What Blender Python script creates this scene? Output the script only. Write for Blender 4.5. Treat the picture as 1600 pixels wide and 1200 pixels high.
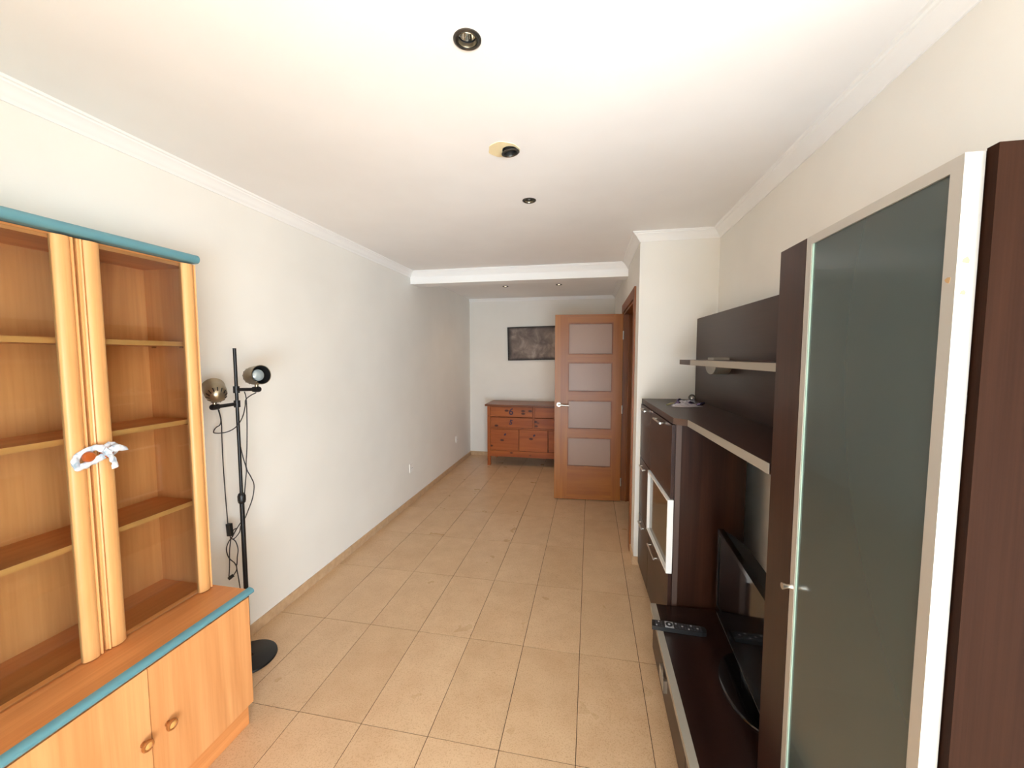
import bpy, bmesh, math, random
from mathutils import Vector, Matrix, noise
random.seed(7)
R = math.radians
for o in list(bpy.data.objects): bpy.data.objects.remove(o)
SC = bpy.context.scene
COL = SC.collection

# ------------------------------------------------------------------ camera
cam = bpy.data.cameras.new('camera'); camo = bpy.data.objects.new('camera', cam); COL.objects.link(camo)
camo.location = (0, 0, 1.6); camo.rotation_euler = (R(90 - 4.03), 0, R(11.09))
cam.sensor_width = 36; cam.sensor_fit = 'HORIZONTAL'; cam.lens = 36 * 624.3 / 1600; cam.clip_start = .02
SC.camera = camo
SC.cycles.diffuse_bounces = 8; SC.cycles.caustics_reflective = False; SC.cycles.caustics_refractive = False; SC.cycles.sample_clamp_indirect = 6

# ------------------------------------------------------------------ light
W = bpy.data.worlds.new('World'); SC.world = W; W.use_nodes = True
bg = W.node_tree.nodes['Background']; bg.inputs[0].default_value = (.80, .90, 1, 1); bg.inputs[1].default_value = 1.6
sun = bpy.data.lights.new('sun', 'SUN'); sun.energy = 11; sun.angle = R(.6); sun.color = (.90, .94, 1)
suno = bpy.data.objects.new('sun', sun); COL.objects.link(suno)
suno.rotation_euler = Vector((-.15, 1.25, -1.0)).to_track_quat('-Z', 'Y').to_euler()
win = bpy.data.lights.new('window_daylight', 'AREA'); win.shape = 'RECTANGLE'; win.size = 3.6; win.size_y = 1.25
win.energy = 225; win.color = (.77, .90, 1)
wino = bpy.data.objects.new('window_daylight', win); COL.objects.link(wino)
wino.location = (1.55, -2.46, .68); wino.rotation_euler = (R(90), 0, 0)
vs = SC.view_settings
vs.view_transform = 'Standard'; vs.look = 'None'; vs.gamma = 1; vs.exposure = .85; vs.use_curve_mapping = False

# ------------------------------------------------------------------ materials
def lin(c): return tuple(((v / 255) / 12.92 if v / 255 <= .04045 else ((v / 255 + .055) / 1.055) ** 2.4) for v in c) + (1,)
MATS = {}
def mat(name, rgb, rough=.5, metal=0, spec=.5, **kw):
    m = bpy.data.materials.new(name); m.use_nodes = True; MATS[name] = m
    b = m.node_tree.nodes['Principled BSDF']
    b.inputs['Base Color'].default_value = lin(rgb); b.inputs['Roughness'].default_value = rough
    b.inputs['Metallic'].default_value = metal; b.inputs['Specular IOR Level'].default_value = spec
    for k, v in kw.items(): b.inputs[k].default_value = v
    return m
def nd(m, t, **kw):
    n = m.node_tree.nodes.new(t)
    for k, v in kw.items(): setattr(n, k, v)
    return n
def ramp(m, fac, stops):
    n = nd(m, 'ShaderNodeValToRGB'); el = n.color_ramp.elements
    while len(el) < len(stops): el.new(.5)
    for e, (p, c) in zip(el, stops): e.position = p; e.color = c
    m.node_tree.links.new(fac, n.inputs[0]); return n.outputs[0]
def coords(m, scale, kind='Object', rand=False, rot=(0, 0, 0)):
    tc = nd(m, 'ShaderNodeTexCoord'); mp = nd(m, 'ShaderNodeMapping'); mp.inputs['Scale'].default_value = scale
    mp.inputs['Rotation'].default_value = rot
    L = m.node_tree.links
    if rand:
        oi = nd(m, 'ShaderNodeObjectInfo'); ad = nd(m, 'ShaderNodeVectorMath', operation='ADD'); mu = nd(m, 'ShaderNodeMath', operation='MULTIPLY')
        mu.inputs[1].default_value = 37.0; L.new(oi.outputs['Random'], mu.inputs[0]); L.new(tc.outputs[kind], ad.inputs[0]); L.new(mu.outputs[0], ad.inputs[1])
        L.new(ad.outputs[0], mp.inputs[0])
    else: L.new(tc.outputs[kind], mp.inputs[0])
    return mp.outputs[0]
def ntex(m, vec, scale, detail=4, rough=.6, dist=0):
    n = nd(m, 'ShaderNodeTexNoise'); n.inputs['Scale'].default_value = scale; n.inputs['Detail'].default_value = detail
    n.inputs['Roughness'].default_value = rough; n.inputs['Distortion'].default_value = dist
    m.node_tree.links.new(vec, n.inputs['Vector']); return n.outputs[0]
def bump(m, h, strength=.2, dist=.002):
    n = nd(m, 'ShaderNodeBump'); n.inputs['Strength'].default_value = strength; n.inputs['Distance'].default_value = dist
    m.node_tree.links.new(h, n.inputs['Height']); m.node_tree.links.new(n.outputs[0], m.node_tree.nodes['Principled BSDF'].inputs['Normal'])
def setc(m, out): m.node_tree.links.new(out, m.node_tree.nodes['Principled BSDF'].inputs['Base Color'])
def mul(m, a, b, fac=1, mode='MULTIPLY'):
    n = nd(m, 'ShaderNodeMix', data_type='RGBA', blend_type=mode); n.inputs[0].default_value = fac
    m.node_tree.links.new(a, n.inputs[6]); m.node_tree.links.new(b, n.inputs[7]); return n.outputs[2]
def plaster(name, rgb, rough=.85, bs=.12):
    m = mat(name, rgb, rough, spec=.25); v = coords(m, (1, 1, 1))
    a = ntex(m, v, 1.3, 3); c = ramp(m, a, [(.3, lin([x - 4 for x in rgb])), (.7, lin([min(255, x + 3) for x in rgb]))]); setc(m, c)
    bump(m, ntex(m, v, 60, 5), bs, .002); return m
def wood(name, dark, light, grain, rough=.45, spec=.4, fine=1.0, rand=True, lo=.3, hi=.72, bs=.05):
    # grain: axis index along which the grain runs
    m = mat(name, light, rough, spec=spec)
    sc = [9, 9, 9]; sc[grain] = .55; v = coords(m, sc, rand=rand)
    sf = [90 * fine] * 3; sf[grain] = 2.2; vf = coords(m, sf, rand=rand)
    a = ntex(m, v, 1.0, 5, .55, 1.2); b = ntex(m, vf, 1.0, 3, .6)
    c1 = ramp(m, a, [(lo, lin(dark)), (hi, lin(light))])
    mid = [int(d * .35 + l * .65) for d, l in zip(dark, light)]
    c2 = ramp(m, b, [(.32, lin([int(200 * x / max(light)) if 0 else int(255 * (x + 1) / (l + 1)) if x < l else 255 for x, l in zip(mid, light)])), (.58, (1, 1, 1, 1))])
    setc(m, mul(m, c1, c2, .75)); bump(m, b, bs, .001); return m

plaster('wall_plaster', (235, 233, 227)); plaster('ceiling_plaster', (241, 240, 239), bs=.06)
mat('moulding_white', (243, 243, 242), .6, spec=.3)
plaster('patch_plaster', (236, 220, 178), bs=.5)
# floor tile: beige stoneware with fine speckle
m = mat('floor_tile', (214, 180, 138), .32, spec=.45); v = coords(m, (1, 1, 1), rand=True)
n1 = ramp(m, ntex(m, v, 7, 5), [(.3, lin((205, 172, 136))), (.7, lin((217, 187, 151)))])
n2 = ramp(m, ntex(m, v, 170, 3, .7), [(.34, lin((212, 194, 176))), (.5, (1, 1, 1, 1)), (.62, (1, 1, 1, 1)), (.78, (1, 1, 1, 1))])
oi = nd(m, 'ShaderNodeObjectInfo'); rr = ramp(m, oi.outputs['Random'], [(0, lin((248, 246, 243))), (1, (1, 1, 1, 1))])
setc(m, mul(m, mul(m, n1, n2, .55), rr, 1)); bump(m, ntex(m, v, 60, 3), .03, .001)
r1 = ramp(m, ntex(m, v, 5, 3), [(.3, (.27,) * 3 + (1,)), (.7, (.40,) * 3 + (1,))]); m.node_tree.links.new(r1, m.node_tree.nodes['Principled BSDF'].inputs['Roughness'])
mat('grout', (74, 54, 40), .95, spec=.1)
m = mat('skirting_tile', (196, 164, 128), .4); v = coords(m, (1, 1, 1)); setc(m, ramp(m, ntex(m, v, 20, 4), [(.3, lin((184, 152, 118))), (.7, lin((204, 174, 138)))]))
wood('beech_vertical', (200, 136, 82), (226, 166, 110), 2, .4)
wood('beech_along', (198, 126, 70), (224, 154, 94), 1, .4)
wood('beech_profile', (206, 150, 92), (230, 180, 120), 2, .38)
wood('shelf_edge_wood', (206, 146, 84), (222, 168, 104), 1, .45)
mat('teal_paint', (92, 142, 154), .42)
wood('wenge_vertical', (31, 15, 8), (46, 26, 15), 2, .65, spec=.05, fine=2.2, lo=.2, hi=.85, bs=.2)
wood('wenge_dark', (38, 19, 11), (62, 35, 22), 2, .30, fine=1.4)
wood('wenge_along', (30, 17, 14), (46, 27, 21), 1, .22, fine=1.4)
wood('wenge_panel', (48, 30, 24), (64, 42, 34), 1, .34, spec=.28, fine=1.4)
mat('silver_edge', (166, 160, 148), .42, .25); mat('silver_dark', (84, 66, 57), .45, .1)
mat('aluminium', (196, 192, 184), .38, .55); mat('aluminium_white', (244, 244, 242), .4, .05)
mat('chip_raw', (178, 146, 108), .9, spec=.1)
mat('chrome', (225, 222, 215), .18, 1); mat('chrome_soft', (214, 208, 198), .32, 1)
m = mat('frosted_glass', (56, 68, 66), .2, spec=.75); m.node_tree.nodes['Principled BSDF'].inputs['Coat Weight'].default_value = .15
mat('margin_light', (176, 205, 190), .2)  # pale green standing for light through the pane's margin
mat('smoked_glass', (92, 84, 66), .12, spec=.6)
def clear_glass(name, tint, refl):
    m = bpy.data.materials.new(name); m.use_nodes = True; MATS[name] = m; nt = m.node_tree; nt.nodes.clear()
    o = nd(m, 'ShaderNodeOutputMaterial'); mx = nd(m, 'ShaderNodeMixShader'); t = nd(m, 'ShaderNodeBsdfTransparent'); g = nd(m, 'ShaderNodeBsdfGlossy')
    t.inputs[0].default_value = tint; g.inputs['Roughness'].default_value = .03; f = nd(m, 'ShaderNodeFresnel'); f.inputs[0].default_value = refl
    nt.links.new(f.outputs[0], mx.inputs[0]); nt.links.new(t.outputs[0], mx.inputs[1]); nt.links.new(g.outputs[0], mx.inputs[2]); nt.links.new(mx.outputs[0], o.inputs[0]); return m
clear_glass('clear_glass', (.95, .97, .95, 1), 1.35)
# translucent door panes
m = bpy.data.materials.new('satin_pane'); m.use_nodes = True; MATS['satin_pane'] = m; nt = m.node_tree
b = nt.nodes['Principled BSDF']; b.inputs['Base Color'].default_value = lin((182, 152, 134)); b.inputs['Roughness'].default_value = .35
tr = nd(m, 'ShaderNodeBsdfTranslucent'); tr.inputs[0].default_value = lin((196, 168, 150)); mx = nd(m, 'ShaderNodeMixShader'); mx.inputs[0].default_value = .35
nt.links.new(b.outputs[0], mx.inputs[1]); nt.links.new(tr.outputs[0], mx.inputs[2]); nt.links.new(mx.outputs[0], nt.nodes['Material Output'].inputs[0])
wood('oak_vertical', (142, 80, 24), (168, 104, 38), 2, .38); wood('oak_across', (138, 76, 22), (162, 98, 34), 0, .38)
wood('oak_frame', (118, 62, 22), (150, 88, 36), 2, .42)
def pine(name, grain):
    m = wood(name, (144, 70, 26), (176, 98, 44), grain, .42)
    nt = m.node_tree; b = nt.nodes['Principled BSDF']; src = b.inputs['Base Color'].links[0].from_socket
    vo = nd(m, 'ShaderNodeTexVoronoi'); vo.inputs['Scale'].default_value = 1; sc = [12, 12, 12]; sc[grain] = 6.5
    nt.links.new(coords(m, sc, rand=True), vo.inputs['Vector'])
    k = ramp(m, vo.outputs['Distance'], [(.14, lin((84, 34, 18))), (.24, (1, 1, 1, 1))]); setc(m, mul(m, src, k, .9)); return m
pine('pine_across', 0); pine('pine_vertical', 2); wood('pine_top', (112, 62, 34), (140, 84, 50), 0, .35)
mat('marker_ink', (58, 26, 52), .6)
mat('black_plastic', (22, 21, 21), .45); mat('black_metal', (24, 23, 23), .4, .3); mat('cable_black', (38, 36, 38), .55)
mat('screen_black', (8, 8, 9), .06, spec=.6); mat('piano_black', (12, 11, 11), .1, spec=.6); mat('back_black', (20, 19, 19), .5)
mat('bronze', (158, 145, 122), .3, .9); mat('inner_black', (14, 13, 12), .7)
mat('bulb_glass', (158, 168, 170), .12, .2); mat('gunmetal', (84, 80, 74), .35, .8)
mat('white_plastic', (238, 236, 232), .4); mat('socket_hole', (60, 56, 54), .6)
mat('silver_button', (182, 180, 184), .35, .4); mat('dark_button', (58, 58, 64), .5)
m = mat('plastic_wrap', (232, 234, 240), .35, spec=.5); m.node_tree.nodes['Principled BSDF'].inputs['Subsurface Weight'].default_value = .1
v = coords(m, (1, 1, 1)); setc(m, ramp(m, ntex(m, v, 28, 4), [(.36, lin((150, 170, 186))), (.5, lin((214, 217, 225)))])); bump(m, ntex(m, v, 45, 4), .7, .006)
mat('knob_wood', (168, 84, 36), .35); mat('knob_brown', (150, 92, 44), .35); mat('knob_pale', (214, 158, 92), .35)
m = mat('bag_plastic', (196, 190, 196), .18, spec=.6); m.node_tree.nodes['Principled BSDF'].inputs['Transmission Weight'].default_value = .15
mat('purple_metal', (92, 80, 112), .22, .9); mat('bag_flap', (150, 138, 92), .4)
# lit downlight lens of the hall
m = mat('lit_lens', (255, 244, 224), .4); b = m.node_tree.nodes['Principled BSDF']; b.inputs['Emission Color'].default_value = lin((255, 238, 208)); b.inputs['Emission Strength'].default_value = 2.5
mat('reflector', (222, 224, 222), .15, 1)
# grey tonal print
m = mat('canvas_print', (120, 110, 104), .6); v = coords(m, (1, 1, 1))
a = ramp(m, ntex(m, v, 5, 5, .6, .8), [(.28, lin((70, 58, 55))), (.5, lin((122, 108, 100))), (.68, lin((160, 148, 138)))])
tc = nd(m, 'ShaderNodeTexCoord'); sp = nd(m, 'ShaderNodeSeparateXYZ'); m.node_tree.links.new(tc.outputs['Generated'], sp.inputs[0])
def edge(o):
    s = nd(m, 'ShaderNodeMath', operation='SUBTRACT'); s.inputs[1].default_value = .5; m.node_tree.links.new(o, s.inputs[0])
    q = nd(m, 'ShaderNodeMath', operation='ABSOLUTE'); m.node_tree.links.new(s.outputs[0], q.inputs[0]); return q.outputs[0]
mxm = nd(m, 'ShaderNodeMath', operation='MAXIMUM'); m.node_tree.links.new(edge(sp.outputs[0]), mxm.inputs[0]); m.node_tree.links.new(edge(sp.outputs[2]), mxm.inputs[1])
setc(m, mul(m, a, ramp(m, mxm.outputs[0], [(.41, (1, 1, 1, 1)), (.49, lin((46, 36, 34)))]), 1))
mat('canvas_side', (34, 27, 25), .7)

# ------------------------------------------------------------------ helpers
ROOT = {}   # object name -> inverse of its world matrix (things are placed by a root matrix)
def tag(o, label=None, cat=None, group=None, kind=None):
    if label: o['label'] = label
    if cat: o['category'] = cat
    if group: o['group'] = group
    if kind: o['kind'] = kind
    return o
def thing(name, loc, label, cat, rz=0, group=None):
    o = bpy.data.objects.new(name, None); COL.objects.link(o); o.empty_display_size = .1
    o.location = loc; o.rotation_euler = (0, 0, rz)
    ROOT[o.name] = (Matrix.Translation(loc) @ Matrix.Rotation(rz, 4, 'Z')).inverted()
    return tag(o, label, cat, group)
def obj(name, bm, mt, parent=None, local=False, bevel=0, smooth=False, seg=1):
    if bevel:
        bmesh.ops.bevel(bm, geom=[e for e in bm.edges if len(e.link_faces) == 2 and e.calc_face_angle(0) > .5], offset=bevel, segments=seg, affect='EDGES', profile=.6, clamp_overlap=True)
    inv = ROOT.get(parent.name) if parent else None
    if inv is not None and not local: bm.transform(inv)
    bmesh.ops.recalc_face_normals(bm, faces=bm.faces)
    me = bpy.data.meshes.new(name)
    if smooth:
        for f in bm.faces: f.smooth = True
        for e in bm.edges:
            if len(e.link_faces) == 2 and e.calc_face_angle(0) > R(38): e.smooth = False
    bm.to_mesh(me); bm.free()
    for k in (mt if isinstance(mt, (list, tuple)) else [mt]): me.materials.append(MATS[k])
    o = bpy.data.objects.new(name, me); COL.objects.link(o)
    if parent: o.parent = parent; ROOT[o.name] = inv if inv is not None else Matrix.Identity(4)
    return o
def B(): return bmesh.new()
def box(x0, x1, y0, y1, z0, z1, bm=None, mi=0):
    bm = bm or B()
    v = [bm.verts.new((x, y, z)) for z in (z0, z1) for y in (y0, y1) for x in (x0, x1)]
    for q in ((0, 2, 3, 1), (4, 5, 7, 6), (0, 1, 5, 4), (2, 6, 7, 3), (0, 4, 6, 2), (1, 3, 7, 5)):
        bm.faces.new([v[i] for i in q]).material_index = mi
    return bm
def prism(poly, z0, z1, bm=None):       # plan polygon extruded in z
    bm = bm or B(); a = [bm.verts.new((x, y, z0)) for x, y in poly]; b = [bm.verts.new((x, y, z1)) for x, y in poly]
    bm.faces.new(a[::-1]); bm.faces.new(b); n = len(poly)
    for i in range(n): bm.faces.new((a[i], a[(i + 1) % n], b[(i + 1) % n], b[i]))
    return bm
def frame_of(d):
    d = Vector(d).normalized(); u = d.orthogonal().normalized(); return u, d.cross(u), d
def lathe(prof, base=(0, 0, 0), axis=(0, 0, 1), n=28, bm=None, sx=1, sy=1):   # prof: (radius, height); radius 0 closes
    bm = bm or B(); u, w, d = frame_of(axis); base = Vector(base); rings = []
    if Vector(axis).normalized().z > .999: u, w = Vector((1, 0, 0)), Vector((0, 1, 0))
    for r, h in prof:
        if r < 1e-6: rings.append([bm.verts.new(base + d * h)])
        else: rings.append([bm.verts.new(base + d * h + (u * math.cos(2 * math.pi * i / n) * sx + w * math.sin(2 * math.pi * i / n) * sy) * r) for i in range(n)])
    for a, b in zip(rings, rings[1:]):
        if len(a) == 1 and len(b) == 1: continue
        for i in range(n):
            j = (i + 1) % n
            if len(a) == 1: bm.faces.new((a[0], b[j], b[i]))
            elif len(b) == 1: bm.faces.new((a[i], a[j], b[0]))
            else: bm.faces.new((a[i], a[j], b[j], b[i]))
    return bm
def smooth_path(P, sub=6):
    P = [Vector(p) for p in P]; out = []
    for i in range(len(P) - 1):
        p0, p1, p2, p3 = P[max(i - 1, 0)], P[i], P[i + 1], P[min(i + 2, len(P) - 1)]
        for k in range(sub):
            t = k / sub
            out.append(.5 * ((2 * p1) + (p2 - p0) * t + (2 * p0 - 5 * p1 + 4 * p2 - p3) * t * t + (3 * p1 - p0 - 3 * p2 + p3) * t ** 3))
    out.append(P[-1]); return out
def tube(P, r, n=8, bm=None, flat=1.0, up=None, rfun=None):
    bm = bm or B(); P = [Vector(p) for p in P]; rings = []; u = None
    for i, p in enumerate(P):
        d = (P[min(i + 1, len(P) - 1)] - P[max(i - 1, 0)])
        d = d.normalized() if d.length > 1e-9 else Vector((0, 0, 1))
        if up is not None: u = Vector(up)
        elif u is None: u = d.orthogonal()
        u = (u - d * u.dot(d)); u = u.normalized() if u.length > 1e-6 else d.orthogonal().normalized(); w = d.cross(u)
        k = rfun(i / max(1, len(P) - 1)) if rfun else 1
        rings.append([bm.verts.new(p + (u * math.cos(2 * math.pi * j / n) * flat + w * math.sin(2 * math.pi * j / n)) * r * k) for j in range(n)])
    for a, b in zip(rings, rings[1:]):
        for j in range(n): bm.faces.new((a[j], a[(j + 1) % n], b[(j + 1) % n], b[j]))
    bm.faces.new(rings[0][::-1]); bm.faces.new(rings[-1]); return bm
def struct(name, bm, mt, parent=None, **kw):
    o = obj(name, bm, mt, parent, **kw)
    if not parent: o['kind'] = 'structure'
    return o

# ------------------------------------------------------------------ room shell
XL, XR, YB, YC, XH, ZC = -1.89, .885, 6.15, 3.10, .345, 2.49
YR, XA = -2.5, 4.3            # rear wall with the balcony opening, outer right
floor = struct('floor', box(XL - .1, XA + .1, YR - .1, YB + .1, -.12, -.0025), 'grout')
TX, TY, TX0, TY0 = .3077, .5975, -.0365, 1.477
mesh_cache = {}
ix0 = math.floor((XL - TX0) / TX); ix1 = math.ceil((XA - TX0) / TX); iy0 = math.floor((YR - TY0) / TY); iy1 = math.ceil((YB - TY0) / TY)
for ix in range(ix0, ix1):
    for iy in range(iy0, iy1):
        x0 = max(TX0 + ix * TX, XL); x1 = min(TX0 + (ix + 1) * TX, XA); y0 = max(TY0 + iy * TY, YR); y1 = min(TY0 + (iy + 1) * TY, YB)
        if x1 - x0 < .02 or y1 - y0 < .02: continue
        if x0 > .9 and .46 < y0 and y1 < 3.3: continue
        w, h = round(x1 - x0, 3), round(y1 - y0, 3); g = .0017
        key = (w, h)
        if key not in mesh_cache:
            t = obj('tile', box(-w / 2 + g, w / 2 - g, -h / 2 + g, h / 2 - g, -.0025, 0), 'floor_tile', floor)
            mesh_cache[key] = t.data
        else:
            t = bpy.data.objects.new('tile', mesh_cache[key]); COL.objects.link(t); t.parent = floor
        t.location = ((x0 + x1) / 2, (y0 + y1) / 2, random.uniform(-.0003, .0003))

# ceiling with the round cut-outs of the downlights
SPOTS = [(-.353, 1.145), (-.357, 1.757), (-.357, 2.336)]; HSPOTS = [(-1.083, 5.09), (-.40, 5.09)]; HR = .034
def ceiling_sheet():
    bm = B(); c = .06; holes = SPOTS + HSPOTS
    xs = sorted({XL - .1, XA + .1} | {round(h[0] + s * c, 4) for h in holes for s in (-1, 1)})
    ys = sorted({YR - .1, YB + .1} | {round(h[1] + s * c, 4) for h in holes for s in (-1, 1)})
    for i in range(len(xs) - 1):
        for j in range(len(ys) - 1):
            mx_, my_ = (xs[i] + xs[i + 1]) / 2, (ys[j] + ys[j + 1]) / 2
            hit = [h for h in holes if abs(h[0] - mx_) < c and abs(h[1] - my_) < c]
            if any(abs(h[0] - mx_) < c - 1e-4 and abs(h[1] - my_) < c - 1e-4 for h in holes): continue
            bm.faces.new([bm.verts.new(p) for p in ((xs[i], ys[j], ZC), (xs[i], ys[j + 1], ZC), (xs[i + 1], ys[j + 1], ZC), (xs[i + 1], ys[j], ZC))])
    for hx, hy in holes:
        n = 32; inner = []; outer = []
        for k in range(n):
            a = 2 * math.pi * (k + .5) / n; ca, sa = math.cos(a), math.sin(a); q = c / max(abs(ca), abs(sa))
            inner.append(bm.verts.new((hx + HR * ca, hy + HR * sa, ZC))); outer.append(bm.verts.new((hx + q * ca, hy + q * sa, ZC)))
        for k in range(n): bm.faces.new((outer[k], outer[(k + 1) % n], inner[(k + 1) % n], inner[k]))
        for k, (sx, sy) in enumerate(((1, 1), (-1, 1), (-1, -1), (1, -1))):   # fill the four corners
            cv = bm.verts.new((hx + sx * c, hy + sy * c, ZC)); i0 = (3 + 8 * k) % n; bm.faces.new((outer[i0], cv, outer[(i0 + 1) % n]))
    return bm
ceil = struct('ceiling', ceiling_sheet(), 'ceiling_plaster')
obj('slab', box(XL - .1, XA + .1, YR - .1, YB + .1, ZC + .14, ZC + .24), 'ceiling_plaster', ceil)
ww = 'wall_plaster'
struct('wall_left', box(XL - .1, XL, YR - .1, YB + .1, 0, ZC + .14), ww)
struct('wall_back', box(XL, XA, YB, YB + .1, 0, ZC + .14), ww)
struct('wall_right', box(XR, XA, .45, 3.38, 0, ZC + .14), ww)
struct('wall_pillar', box(XH, XR, YC, 3.38, 0, ZC + .14), ww, bevel=.004)
bm = box(XH, XH + .12, 4.49, YB, 0, ZC + .14); box(XH, XH + .12, 3.38, 4.49, 2.06, ZC + .14, bm)
struct('wall_hall', bm, ww)
struct('wall_outer', box(XA, XA + .1, YR - .1, YB + .1, 0, ZC + .14), ww)
bm = box(XL, -.28, YR - .1, YR, 0, ZC + .14); box(3.38, XA, YR - .1, YR, 0, ZC + .14, bm); box(-.28, 3.38, YR - .1, YR, 2.12, ZC + .14, bm)
struct('wall_rear', bm, ww)
struct('wall_added_shade', box(XL, -.45, YR, -.6, 0, ZC + .14), ww)  # unseen block, added to shade the near left wall from the window
bm = box(-.28, -.23, YR - .09, YR - .05, 0, 2.12)
box(3.33, 3.38, YR - .09, YR - .05, 0, 2.12, bm); box(-.23, 3.33, YR - .09, YR - .05, 2.07, 2.12, bm)
w1 = struct('window_1', bm, 'white_plastic')
for k in range(15): obj('added_shade_slat', box(-.23, 3.33, YR - .08, YR - .068, 1.33 + k * .05, 1.378 + k * .05), 'white_plastic', w1)  # unseen half-lowered shutter, added so the daylight enters low
struct('trim_beam', box(XL, XH, 4.03, 4.215, 2.36, ZC + .02), 'moulding_white', bevel=.002)
# skirting
sk = .062
def skirt(name, x0, x1, y0, y1):
    s = struct(name, box(x0, x1, y0, y1, 0, sk), 'skirting_tile', bevel=.002); return s
skirt('baseboard_left', XL, XL + .010, -.6, YB); skirt('baseboard_back', XL + .01, XH, YB - .010, YB)
bm = box(XH - .010, XR, YC - .010, YC, 0, sk); box(XH - .010, XH, YC, 3.30, 0, sk, bm); struct('baseboard_pillar', bm, 'skirting_tile')
# cove mouldings, mitred sweep with the room on the left of the path
PROF = [(0, -.062), (.006, -.062), (.009, -.054), (.015, -.050), (.024, -.036), (.036, -.022), (.046, -.016), (.048, -.010), (.056, -.008), (.060, 0), (0, 0)]
def cove(path, names, scale=1.0, z=ZC):
    P = [Vector((x, y)) for x, y in path]; nrm = []
    for a, b in zip(P, P[1:]): d = (b - a).normalized(); nrm.append(Vector((-d.y, d.x)))
    for i, nm in enumerate(names):
        bm = B(); rings = []
        for k in (i, i + 1):
            n0 = nrm[max(k - 1, 0)]; n1 = nrm[min(k, len(nrm) - 1)]; mi = (n0 + n1)
            mi = mi / (1 + n0.dot(n1))
            rings.append([bm.verts.new((P[k].x + mi.x * o * scale, P[k].y + mi.y * o * scale, z + h * scale)) for o, h in PROF])
        n = len(PROF)
        for j in range(n): bm.faces.new((rings[0][j], rings[0][(j + 1) % n], rings[1][(j + 1) % n], rings[1][j]))
        bm.faces.new(rings[0]); bm.faces.new(rings[1][::-1])
        struct(nm, bm, 'moulding_white', smooth=True)
cove([(XR, .45), (XR, YC), (XH, YC), (XH, 4.03), (XL, 4.03), (XL, -.6)], ['trim_1', 'trim_2', 'trim_3', 'trim_4', 'trim_5'])
cove([(XH, 4.215), (XH, YB), (XL, YB)], ['trim_6', 'trim_7'], .7)

# plaster patch round the loose downlight
bm = B(); ro, ri = [], []; n_ = 40
for k in range(n_):
    a = 2 * math.pi * k / n_; r = .067 * (1 + .05 * math.sin(3 * a + .5) + .03 * math.sin(7 * a))
    ro.append((-.381 + r * math.cos(a), 1.752 + r * .92 * math.sin(a))); ri.append((-.354 + .0335 * math.cos(a), 1.760 + .0335 * math.sin(a)))
rings = [[bm.verts.new((x, y, z)) for x, y in rr_] for rr_, z in ((ri, ZC + .0005), (ri, ZC - .0025), (ro, ZC - .0025), (ro, ZC + .0005))]
for a_, b_ in zip(rings, rings[1:]):
    for k in range(n_): bm.faces.new((a_[k], a_[(k + 1) % n_], b_[(k + 1) % n_], b_[k]))
obj('plaster_patch', bm, 'patch_plaster', ceil)

# ------------------------------------------------------------------ downlights
def downlight(loc, label, lit=False, empty=False, tilt=None, drop=0, scale=1.0):
    t = thing('recessed_spotlight', (loc[0], loc[1], ZC - drop), label, 'spotlight', group='recessed ceiling spotlights')
    if tilt: t.rotation_euler = tilt
    L = dict(local=True, smooth=True)
    obj('outer_ring', lathe([(.0325, .004), (.0395, .0), (.0392, -.003), (.034, -.006), (.030, -.004), (.028, .004), (.0285, .01), (.0325, .004)], n=40), 'gunmetal', t, **L)
    obj('housing', lathe([(.0285, .004), (.027, .012), (.025, .03), (.0235, .05), (0, .05)], n=32), 'inner_black', t, **L)
    if not empty:
        if not lit:
            obj('inner_ring', lathe([(.0278, -.001), (.0262, -.0035), (.0242, .001), (.025, .008), (.0278, -.001)], n=32), 'bronze', t, **L)
            obj('reflector', lathe([(.0235, .012), (.02, .024), (.012, .036), (.0, .040)], n=24), 'reflector', t, **L)
            obj('capsule', lathe([(0, .010), (.004, .013), (.0045, .026), (.004, .036)], n=12), 'bulb_glass', t, **L)
            bm = B()
            for k in range(10):
                a = 2 * math.pi * k / 10; tube([(.006 * math.cos(a), .006 * math.sin(a), .036), (.022 * math.cos(a + .3), .022 * math.sin(a + .3), .0165)], .0008, 5, bm)
            obj('facets', bm, 'chrome', t, local=True)
        else:
            la = bpy.data.lights.new('hall_spot', 'SPOT'); la.energy = 5; la.color = (1, .66, .40); la.spot_size = R(150); la.spot_blend = 1; la.shadow_soft_size = .03
            lo_ = bpy.data.objects.new('hall_spot', la); COL.objects.link(lo_); lo_.parent = t; lo_.location = (0, 0, -.02)
            obj('lens', lathe([(.0275, .003), (.02, .001), (0, .0005)], n=24), 'lit_lens', t, **L)
    return t
downlight(SPOTS[0], 'dark metal ceiling spotlight nearest the camera, with a clear faceted reflector bulb')
downlight((-.352, 1.762), 'dark ceiling spotlight hanging loose without bulb beside a cream plaster patch', empty=True, tilt=(R(6), R(-8), 0), drop=.012)
downlight(SPOTS[2], 'small dark metal ceiling spotlight between the plaster patch and the beam')
downlight(HSPOTS[0], 'glowing ceiling spotlight behind the beam, on the side of the long white wall', lit=True)
downlight(HSPOTS[1], 'glowing ceiling spotlight behind the beam, above the glazed door', lit=True)

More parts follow.
